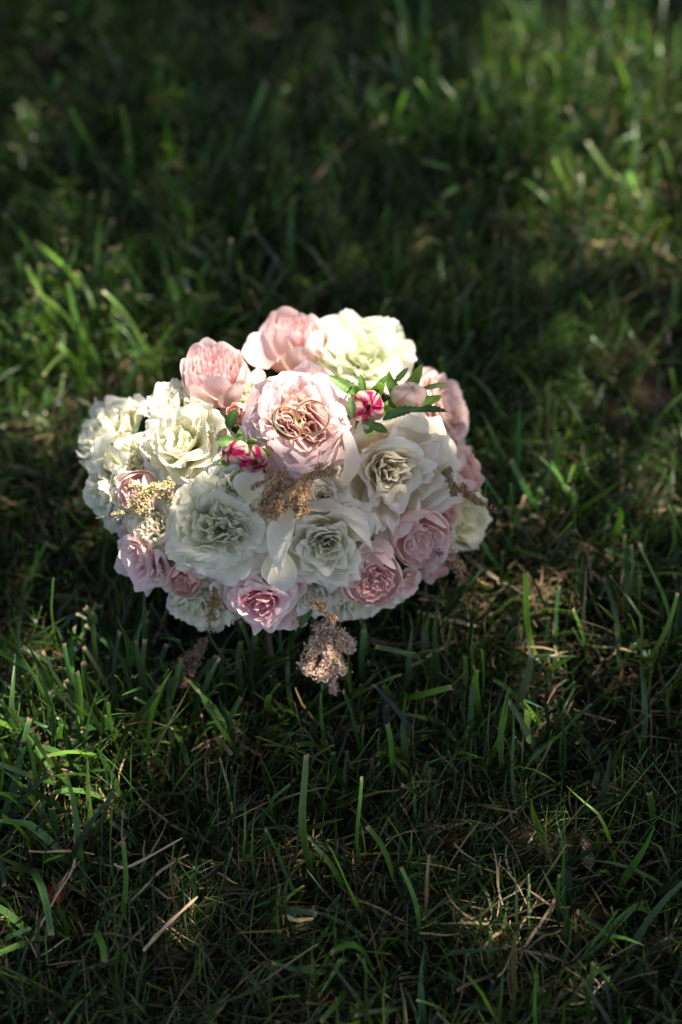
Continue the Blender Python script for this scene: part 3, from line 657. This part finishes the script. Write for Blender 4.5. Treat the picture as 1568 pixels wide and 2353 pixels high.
head('lisianthus', 'white flower deep under the two upper left pink roses', 560, 900, 70, frilly, (-.2, .5, .8), 77, dz=-.03, mat=M_white, pal=WHITE)
head('white_rose', 'white flower deep in the gap beneath the two brown tufts', 742, 1140, 72, folded, (.05, .1, 1), 78, dz=-.006, mat=M_white, pal=IVORY)
# loose big petals and the odd shapes between the heads
def loose(label, u, v, L, W, dirc, nrmc, pal, dz, seed, roll=1.2, mat=M_white, curl=.25, point=.14, rnd=.48):
    """single petal whose base is at (u,v), growing along dirc (camera space) and facing nrmc"""
    r = random.Random(seed); p, n, t = on_dome(u, v); d = t - dz; p = at_d(u, v, d); s = MPP * d
    D = cs(dirc); Nn = cs(nrmc); Nn = (Nn - D * Nn.dot(D)).normalized(); T = Nn.cross(D)
    V, F, C = petal([(0, 0), (L * .33, .10 * L), (L * .7, .06 * L), (L, -curl * L)], W, 0, W * 1.5, 23, 21, (.35, .5), rnd, point=point, roll=roll, ruf=.03 * L, rf=3, wave=.035 * L, crin=.006 * L, tiproll=.25, r=r, cols=pal)
    m = Matrix((D, T, Nn)).transposed().to_4x4(); m.translation = p - RT
    o = link('loose_petal', mesh_np('loose_petal', V * s, F, mat, C), root, m); o['label'] = label; return o
loose('long rolled white petal hanging left of the lower white rose', 676, 1165, 150, 34, (-.36, -.93, .1), (-.4, .1, 1), WHROSE, .010, 1, roll=2.2)
loose('white petal hanging to a point below the white flowers', 640, 1265, 105, 44, (.08, -.95, -.15), (-.1, -.2, 1), WHROSE, .000, 2, roll=1.2)
loose('long white petal reaching right under the brown sprig', 690, 1172, 135, 26, (.97, .03, .1), (.1, .8, .6), WHROSE, .016, 3, roll=2.4)
loose('white petal folded over the lower white rose', 775, 1165, 120, 28, (.72, -.62, .0), (.3, .5, .8), IVORY, .014, 4, roll=2.4)
loose('ivory petal standing right of the buds', 935, 1045, 90, 50, (.15, .95, -.3), (.1, -.1, 1), IVORY, .004, 5, roll=.9)
loose('square white petal at the right of the ivory rose', 990, 1060, 88, 42, (.5, .8, -.3), (.4, 0, .9), WHROSE, -.004, 6, roll=.6)
loose('narrow ivory petal standing beside the ring rose', 790, 1115, 120, 24, (.22, .93, .05), (.6, 0, .8), IVORY, .012, 7, roll=2.2)
loose('wide pink petal of the top rose flared to the left', 628, 838, 92, 42, (-.62, .76, -.1), (-.45, .0, .9), PALEP, -.020, 8, roll=.35, mat=M_petal, point=0, rnd=.2)
loose('blush guard petal left under the ring rose', 640, 1070, 115, 40, (-.66, .72, -.2), (-.1, -.3, 1), BLUSH, .000, 9, roll=.5, mat=M_petal, curl=-.1)
loose('pink petal above the lower right pink rose', 862, 1300, 70, 44, (.05, 1.0, -.3), (.05, -.1, 1), PALEP, -.002, 10, roll=.5, mat=M_petal, curl=-.05)
loose('pink petal left of the lower right pink rose', 812, 1375, 82, 36, (-.20, .95, -.2), (-.1, -.1, 1), PALEP, -.004, 12, roll=.5, mat=M_petal, curl=-.05)
loose('sunlit white petal left of the pink buds', 565, 1145, 75, 40, (.30, .9, .1), (-.1, .2, 1), WHROSE, .012, 13, roll=1.4)
loose('pale petal showing behind between the two top roses', 592, 892, 48, 22, (0, 1, 0), (0, 0, 1), WHITE, -.034, 14, roll=.4)

# --- buds
GSEP = None
def serrated(L, W, r, colr, n=17, teeth=.22, arch=.2, fold=.35):
    V = []; C = []; W = W * .82; b1 = r.uniform(-.25, .25)
    for i in range(n + 1):
        t = i / n; w = W * math.sin(math.pi * min(1, t * .93 + .07)) ** .8
        if i % 2: w *= 1 + teeth * r.uniform(.3, 1.8)
        for s in (-1, -.5, 0, .5, 1):
            x = L * t + (L * .035 if (abs(s) == 1 and i % 2) else 0)
            V.append((x, s * w + b1 * L * t * t, arch * L * math.sin(t * 2.4) + fold * abs(s) * w)); k = .8 + .35 * (abs(s) == 0) + .2 * t
            C.append([c * k for c in colr])
    F = [(i * 5 + j, i * 5 + j + 1, (i + 1) * 5 + j + 1, (i + 1) * 5 + j) for i in range(n) for j in range(4)]
    return np.array(V), np.array(F), np.array(C)
def bud(label, u, v, rpx, axis, seed, dz, pal, op=.22, H=1.9, sep=5, mess=0):
    r = random.Random(seed); p, n, t = on_dome(u, v); d = t - dz; p = at_d(u, v, d); rad = rpx * MPP * d; ax = cs(axis)
    pets, zf = budpet(r, pal, H, op); m = frame(ax, r.uniform(0, 6), p - ax * zf * rad)
    V, F, C = revolve([(.0, .1), (.35, .05), (.42, -.1), (.30, -.35), (.12, -.5), (.09, -1.6)], 12, (.10, .20, .05))
    b = link('rose_bud', mesh_np('rose_bud', V * rad, F, M_green, C), root, m); b['label'] = label
    wf = warp(seed, .16, .45)
    for (V, F, C) in pets: link('petal', mesh_np('petal', wf(V, 1) * rad, F, M_petal, C), b)
    def sc_(u_, v_, e, r_):
        return ramp((.14, .26, .07), (.20, .36, .09), v_) * (1 + .5 * e[..., None])
    for k in range(sep):
        op_ = r.uniform(.9, 1.5); V, F, C = petal([(.2, 0), (1.25, -.1), (op_ * 1.12, H * .5), (op_ * 1.05 + .12, H * r.uniform(.62, .95))], .40, k * 6.283 / sep + .3, .9, 9, 13, (.7, .3), .92, point=.25, r=r, cols=sc_, roll=.3, ruf=.03)
        link('sepal', mesh_np('sepal', V * rad, F, M_green, C), b)
    return b
bud('round white bud with a magenta opening facing the camera', 845, 935, 42, (.0, -.12, 1), 51, .024, bud_cols, op=.26)
bud('pale green and pink striped bud on the right', 940, 905, 44, (.15, .25, .9), 52, .012, bud_cols_pale, op=.08)
bud('small magenta bud left under the ring rose', 541, 1040, 30, (-.25, .05, 1), 53, .018, bud_cols, op=.2)
bud('torn magenta bud beside the ring rose', 580, 1052, 34, (.2, -.25, 1), 54, .014, bud_cols, op=.34)
def leaf(label, u, v, L, W, dirc, nrmc, dz, colr=(.075, .19, .03), arch=.12):
    r = random.Random(int(u + v)); p, n, t = on_dome(u, v); d = t - dz; p = at_d(u, v, d); s = MPP * d
    D = cs(dirc); Nn = cs(nrmc); Nn = (Nn - D * Nn.dot(D)).normalized(); T = Nn.cross(D)
    V, F, C = serrated(L, W, r, colr, arch=arch)
    m = Matrix((D, T, Nn)).transposed().to_4x4(); m.translation = p - RT
    o = link('leaf', mesh_np('leaf', V * s, F, M_green, C), root, m); o['label'] = label
leaf('serrated green leaf between the ring rose and the top right flower', 815, 905, 72, 15, (-.85, .45, .1), (0, .3, 1), .030, (.085, .185, .035))
leaf('narrow toothed leaf between the two buds', 880, 965, 92, 13, (.88, .42, .15), (0, .3, 1), .028, (.055, .13, .028))
leaf('narrow leaf pointing right above the pale rose', 965, 895, 66, 8, (1, .02, .1), (0, .4, 1), .026, (.04, .095, .028))
leaf('dark leaf pointing right below the pale bud', 945, 945, 84, 11, (.98, -.02, .15), (0, .5, .9), .026, (.04, .095, .028))
leaf('leaf tip under the magenta-mouthed bud', 850, 972, 48, 13, (.7, -.55, .15), (0, .3, 1), .030, (.07, .155, .035))
leaf('small leaf above the magenta-mouthed bud', 835, 905, 46, 10, (-.05, 1, .2), (0, .1, 1), .026, (.085, .185, .035))
leaf('small leaf behind the magenta-mouthed bud', 862, 903, 50, 9, (.45, .85, .2), (0, .1, 1), .026, (.07, .155, .035))
leaf('leaf tip beside the top right flower', 905, 880, 48, 9, (.75, .55, .1), (0, .3, 1), .010, (.06, .15, .03))
leaf('leaf left of the magenta-mouthed bud', 812, 960, 50, 14, (-.2, .95, .1), (-.3, 0, 1), .026, (.12, .19, .08))
leaf('leaf left of the small magenta bud', 548, 1020, 50, 15, (-.75, .2, .1), (0, .2, 1), .020, (.085, .185, .035))
leaf('green leaf tip above the small magenta bud', 555, 1025, 40, 13, (.1, 1, .1), (0, .1, 1), .018, (.09, .17, .05))
leaf('dark leaf in the gap left of the ring rose', 525, 985, 50, 16, (.3, .8, .1), (0, .2, 1), -.004, (.05, .12, .03))
leaf('green leaf under the lower white rose', 690, 1440, 60, 12, (.3, .8, .1), (0, -.3, 1), -.004, (.05, .12, .03))
leaf('dark leaf at the bottom of the bouquet', 720, 1470, 60, 12, (.1, .9, .1), (0, -.3, 1), -.008, (.05, .12, .03))

# --- core of greenery and the tied stems under the heads
def core():
    V = []; C = []; F = []; k = 0; parts = []
    g = np.random.default_rng(5); sp = []
    nn = 20
    th = np.linspace(0.02, math.pi * .62, nn); ph = np.linspace(0, 2 * math.pi, 29)[:-1]
    T, P = np.meshgrid(th, ph, indexing='ij'); w = 1 + .05 * np.sin(7 * P + 5 * T)
    V = np.stack([np.sin(T) * np.cos(P) * EL[0] * .74 * w, np.sin(T) * np.sin(P) * EL[1] * .74 * w, np.cos(T) * EL[2] * .62 * w + BC.z - .012], -1).reshape(-1, 3)
    i = np.arange(nn * 28).reshape(nn, 28)
    F = np.stack([i[:-1], np.roll(i, -1, 1)[:-1], np.roll(i, -1, 1)[1:], i[1:]], -1).reshape(-1, 4)
    C = np.tile(np.array([[.03, .06, .018]]), (len(V), 1)) * g.uniform(.6, 1.4, (len(V), 1))
    parts.append((V, F, C))
    link('greenery', mesh_np('greenery', V, F, M_green, C), root)
    st = []
    for j in range(22):
        a = j * GA; r0 = .004 + .0045 * math.sqrt(j); c, s = math.cos(a), math.sin(a)
        pr = revolve([(.0028, 0.0)] * 1 + [(.0026, z) for z in (.02, .05, .08, .1)], 6, (.06, .13, .04))
        Vs = pr[0].copy(); h = Vs[:, 2]; Vs[:, 0] += c * r0 * (1 + h * 8); Vs[:, 1] += s * r0 * (1 + h * 8); st.append((Vs, pr[1], pr[2]))
        link('stem', mesh_np('stem', Vs, pr[1], M_green, pr[2]), root)
    # collar of leaves round the underside
    for j in range(18):
        a = j * 6.283 / 18 + g.uniform(-.1, .1); r = random.Random(j)
        V, F, C = serrated(.035, .010, r, (.035, .085, .022), arch=-.12)
        D = Vector((math.cos(a), math.sin(a), g.uniform(-.35, .1))).normalized(); T_ = Vector((0, 0, 1)).cross(D).normalized(); N_ = D.cross(T_)
        m = Matrix((D, T_, N_)).transposed().to_4x4(); m.translation = Vector((math.cos(a) * EL[0] * .55, math.sin(a) * EL[1] * .55, BC.z - .035 + g.uniform(-.01, .01)))
        link('collar_leaf', mesh_np('collar_leaf', V, F, M_green, C), root, m)
core()

# --- astilbe sprigs
def astilbe(label, pts, spread, n, cols_, seed, dz=.0, size=.0011, branches=5, absd=None):
    size *= .78; n = int(n * 1.35); spread *= .9; branches += 2
    """pts: picture points (u, v, extra metres towards camera) along the sprig from its base to its tip"""
    g = np.random.default_rng(seed); W = []
    for (u, v, e) in pts:
        p, _, t = on_dome(u, v); W.append(at_d(u, v, t - dz - e) if absd is None else at_d(u, v, absd - e))
    W = [np.array(w - RT) for w in W]
    def along(t):
        t = t * (len(W) - 1); k = min(int(t), len(W) - 2); return W[k] + (W[k + 1] - W[k]) * (t - k)
    sc_ = spread * MPP * .85
    axes = [([along(0), along(.33), along(.66), along(1.0)], sc_ * .35)]
    T = (W[-1] - W[0]); T /= np.linalg.norm(T)
    for b in range(branches):
        t0 = .05 + .75 * b / max(1, branches); p0 = along(t0); d = g.normal(0, 1, 3); d -= T * d.dot(T) * 1; d /= np.linalg.norm(d)
        d = d + T * .7; ln = sc_ * g.uniform(.7, 1.25) * (1 - .5 * t0)
        axes.append(([p0, p0 + d * ln * .5, p0 + d * ln + T * ln * .2, p0 + d * ln * 1.15 + T * ln * .5], sc_ * .22))
    stems = []; fl = []; tot = sum(1 if i else 1.6 for i in range(len(axes)))
    for ai, (ax, rr) in enumerate(axes):
        V = []; k = 5
        for i, p in enumerate(ax):
            for j in range(k):
                a = j / k * 6.2832; V.append(p + np.array([math.cos(a), math.sin(a) * .7, math.sin(a) * .7]) * .0007 * (1.2 - .25 * i))
        F = [(i * k + j, i * k + (j + 1) % k, (i + 1) * k + (j + 1) % k, (i + 1) * k + j) for i in range(3) for j in range(k)]
        stems.append((np.array(V), np.array(F), np.tile(np.array([[.16, .14, .06]]), (len(V), 1))))
        m = int(n * (1.6 if ai == 0 else 1) / tot)
        nc = max(4, m // 16)                                         # little clusters of granules
        tc_ = g.random(nc); kk = np.minimum((tc_ * 3).astype(int), 2); A = np.array(ax)
        cc = A[kk] + (A[kk + 1] - A[kk]) * (tc_ * 3 - kk)[:, None] + g.normal(0, 1, (nc, 3)) * rr * .40 * (1.15 - tc_ * .75)[:, None]
        ci = g.integers(0, nc, m); P = cc[ci] + g.normal(0, 1, (m, 3)) * size * 1.15
        s = size * g.uniform(.55, 1.2, m)
        d = g.normal(0, 1, (m, 3)); d /= np.linalg.norm(d, axis=1)[:, None]; e = np.cross(d, g.normal(0, 1, (m, 3))); e /= np.linalg.norm(e, axis=1)[:, None]; f = np.cross(d, e)
        a = s[:, None]
        base = np.stack([P - d * a * 1.3, P + e * a * .55, P + f * a * .55, P - e * a * .55, P - f * a * .55, P + d * a * 1.3], 1).reshape(-1, 3)
        i = (np.arange(m) * 6)[:, None]
        F = np.concatenate([i + np.array([[x]]) .reshape(1, -1) if False else i + np.array([q]) for q in ((0, 2, 1), (0, 3, 2), (0, 4, 3), (0, 1, 4), (5, 1, 2), (5, 2, 3), (5, 3, 4), (5, 4, 1))])
        cl = np.array(cols_)[g.integers(0, len(cols_), m)] * g.uniform(.6, 1.35, (m, 1)); fl.append((base, F, np.repeat(cl, 6, 0)))
    V, F, C = join_parts(stems); o = link('astilbe_sprig', mesh_np('astilbe_sprig', V, F, M_astil, C), root); o['label'] = label
    V, F, C = join_parts(fl); q = link('blossom', mesh_np('blossom', V, F, M_astil, C, smooth=False), o); q['kind'] = 'stuff'
BR = [(.70, .40, .18), (.82, .54, .22), (.46, .27, .15), (.62, .46, .38), (.38, .21, .10)]
LT = [(.84, .62, .36), (.76, .52, .26), (.56, .60, .22), (.86, .72, .50)]  # lightened palette, sunlight on the left sprig put into its colour
PK = [(.82, .58, .45), (.88, .68, .55), (.64, .42, .30), (.74, .60, .36)]
astilbe('brown dried sprig directly below the ring rose, left tuft', [(655, 1075, .03), (640, 1120, .03), (625, 1160, .028), (612, 1175, .026)], 46, 2600, BR, 61, size=.00085, branches=7)
astilbe('brown dried sprig directly below the ring rose, right tuft', [(720, 1085, .03), (705, 1120, .032), (695, 1150, .03), (680, 1190, .028)], 44, 2600, BR, 62, size=.00085, branches=7)
astilbe('brown dried sprig end pointing right under the ring rose', [(700, 1105, .03), (730, 1092, .03), (750, 1082, .03), (765, 1075, .03)], 22, 700, BR, 63, size=.00085, branches=3)
astilbe('golden sprig at the left, lightened as if sunlit', [(395, 1110, .030), (350, 1125, .036), (330, 1165, .036), (258, 1188, .036)], 44, 1500, LT, 64, size=.0012, branches=7)
astilbe('brown sprig at the right edge', [(1020, 1085, .024), (1050, 1120, .026), (1080, 1140, .026), (1136, 1172, .028)], 32, 1200, [(.36, .23, .13), (.30, .26, .12), (.42, .26, .14)], 65, size=.0010, branches=4)
astilbe('small brown sprig low on the left', [(492, 1350, .014), (490, 1385, .014), (484, 1415, .014), (480, 1448, .014)], 20, 480, [(.42, .30, .16), (.33, .22, .10)], 66, size=.0010, branches=4)
astilbe('small brown sprig at the bottom centre', [(722, 1380, .010), (740, 1400, .012), (760, 1420, .014), (778, 1440, .014)], 16, 360, BR, 67, size=.0010, branches=3)
astilbe('large pinkish brown sprig hanging at the bottom', [(735, 1430, 0), (748, 1470, .004), (760, 1520, .008), (768, 1578, .008)], 60, 3000, PK, 68, size=.0014, branches=8, absd=.868, dz=0)
astilbe('dull brown sprig at the lower right edge', [(1005, 1270, .004), (1030, 1290, .006), (1050, 1305, .008), (1062, 1330, .008)], 24, 500, [(.40, .26, .16), (.34, .22, .14)], 69, size=.0012, branches=3)
astilbe('dark sprig trailing on the grass at the lower left', [(475, 1465, 0), (450, 1500, 0), (425, 1540, .0), (385, 1572, 0)], 30, 900, [(.26, .17, .11), (.22, .15, .09)], 70, size=.0013, branches=5, absd=.868)

# ------------------------------------------------------------------ the two rings
def ring(label, u, v, outer, width, axis, dz, seed):
    p, n, t = on_dome(u, v); d = t - dz; p = at_d(u, v, d); ax = cs(axis)
    ro = outer; th = .0014; k = 96; m = 20; V = []
    for i in range(k):
        a = i / k * 6.28318
        for j in range(m):
            b = j / m * 6.28318; cb, sb = math.cos(b), math.sin(b)
            z = width * .5 * math.copysign(abs(sb) ** .75, sb)
            rr = ro - th * .5 + (th * .5 * abs(cb) ** .8 if cb > 0 else -th * .42 * min(1, abs(cb) * 2.2))
            if cb > 0: rr = ro - th * .55 + th * .55 * math.sqrt(max(0, 1 - (z / (width * .5)) ** 2))
            V.append((rr * math.cos(a), rr * math.sin(a), z))
    F = [(i * m + j, ((i + 1) % k) * m + j, ((i + 1) % k) * m + (j + 1) % m, i * m + (j + 1) % m) for i in range(k) for j in range(m)]
    me = mesh_np('wedding_ring', np.array(V), np.array(F), M_gold)
    o = link('wedding_ring', me); z = ax.normalized(); x = z.orthogonal().normalized(); y = z.cross(x)
    mm = Matrix((x, y, z)).transposed().to_4x4(); mm.translation = p; o.matrix_world = mm
    tag(o, label, 'ring', 'two wedding rings')
    return o
ring('rose gold wedding band lying nearly flat over the rose heart, right one', 717, 960, .0104, .0034, (.03, .24, 1), .030, 1)
ring('thicker rose gold wedding band leaning on its side against the other, left one', 661, 972, .0103, .0042, (.60, .40, .72), .030, 2)
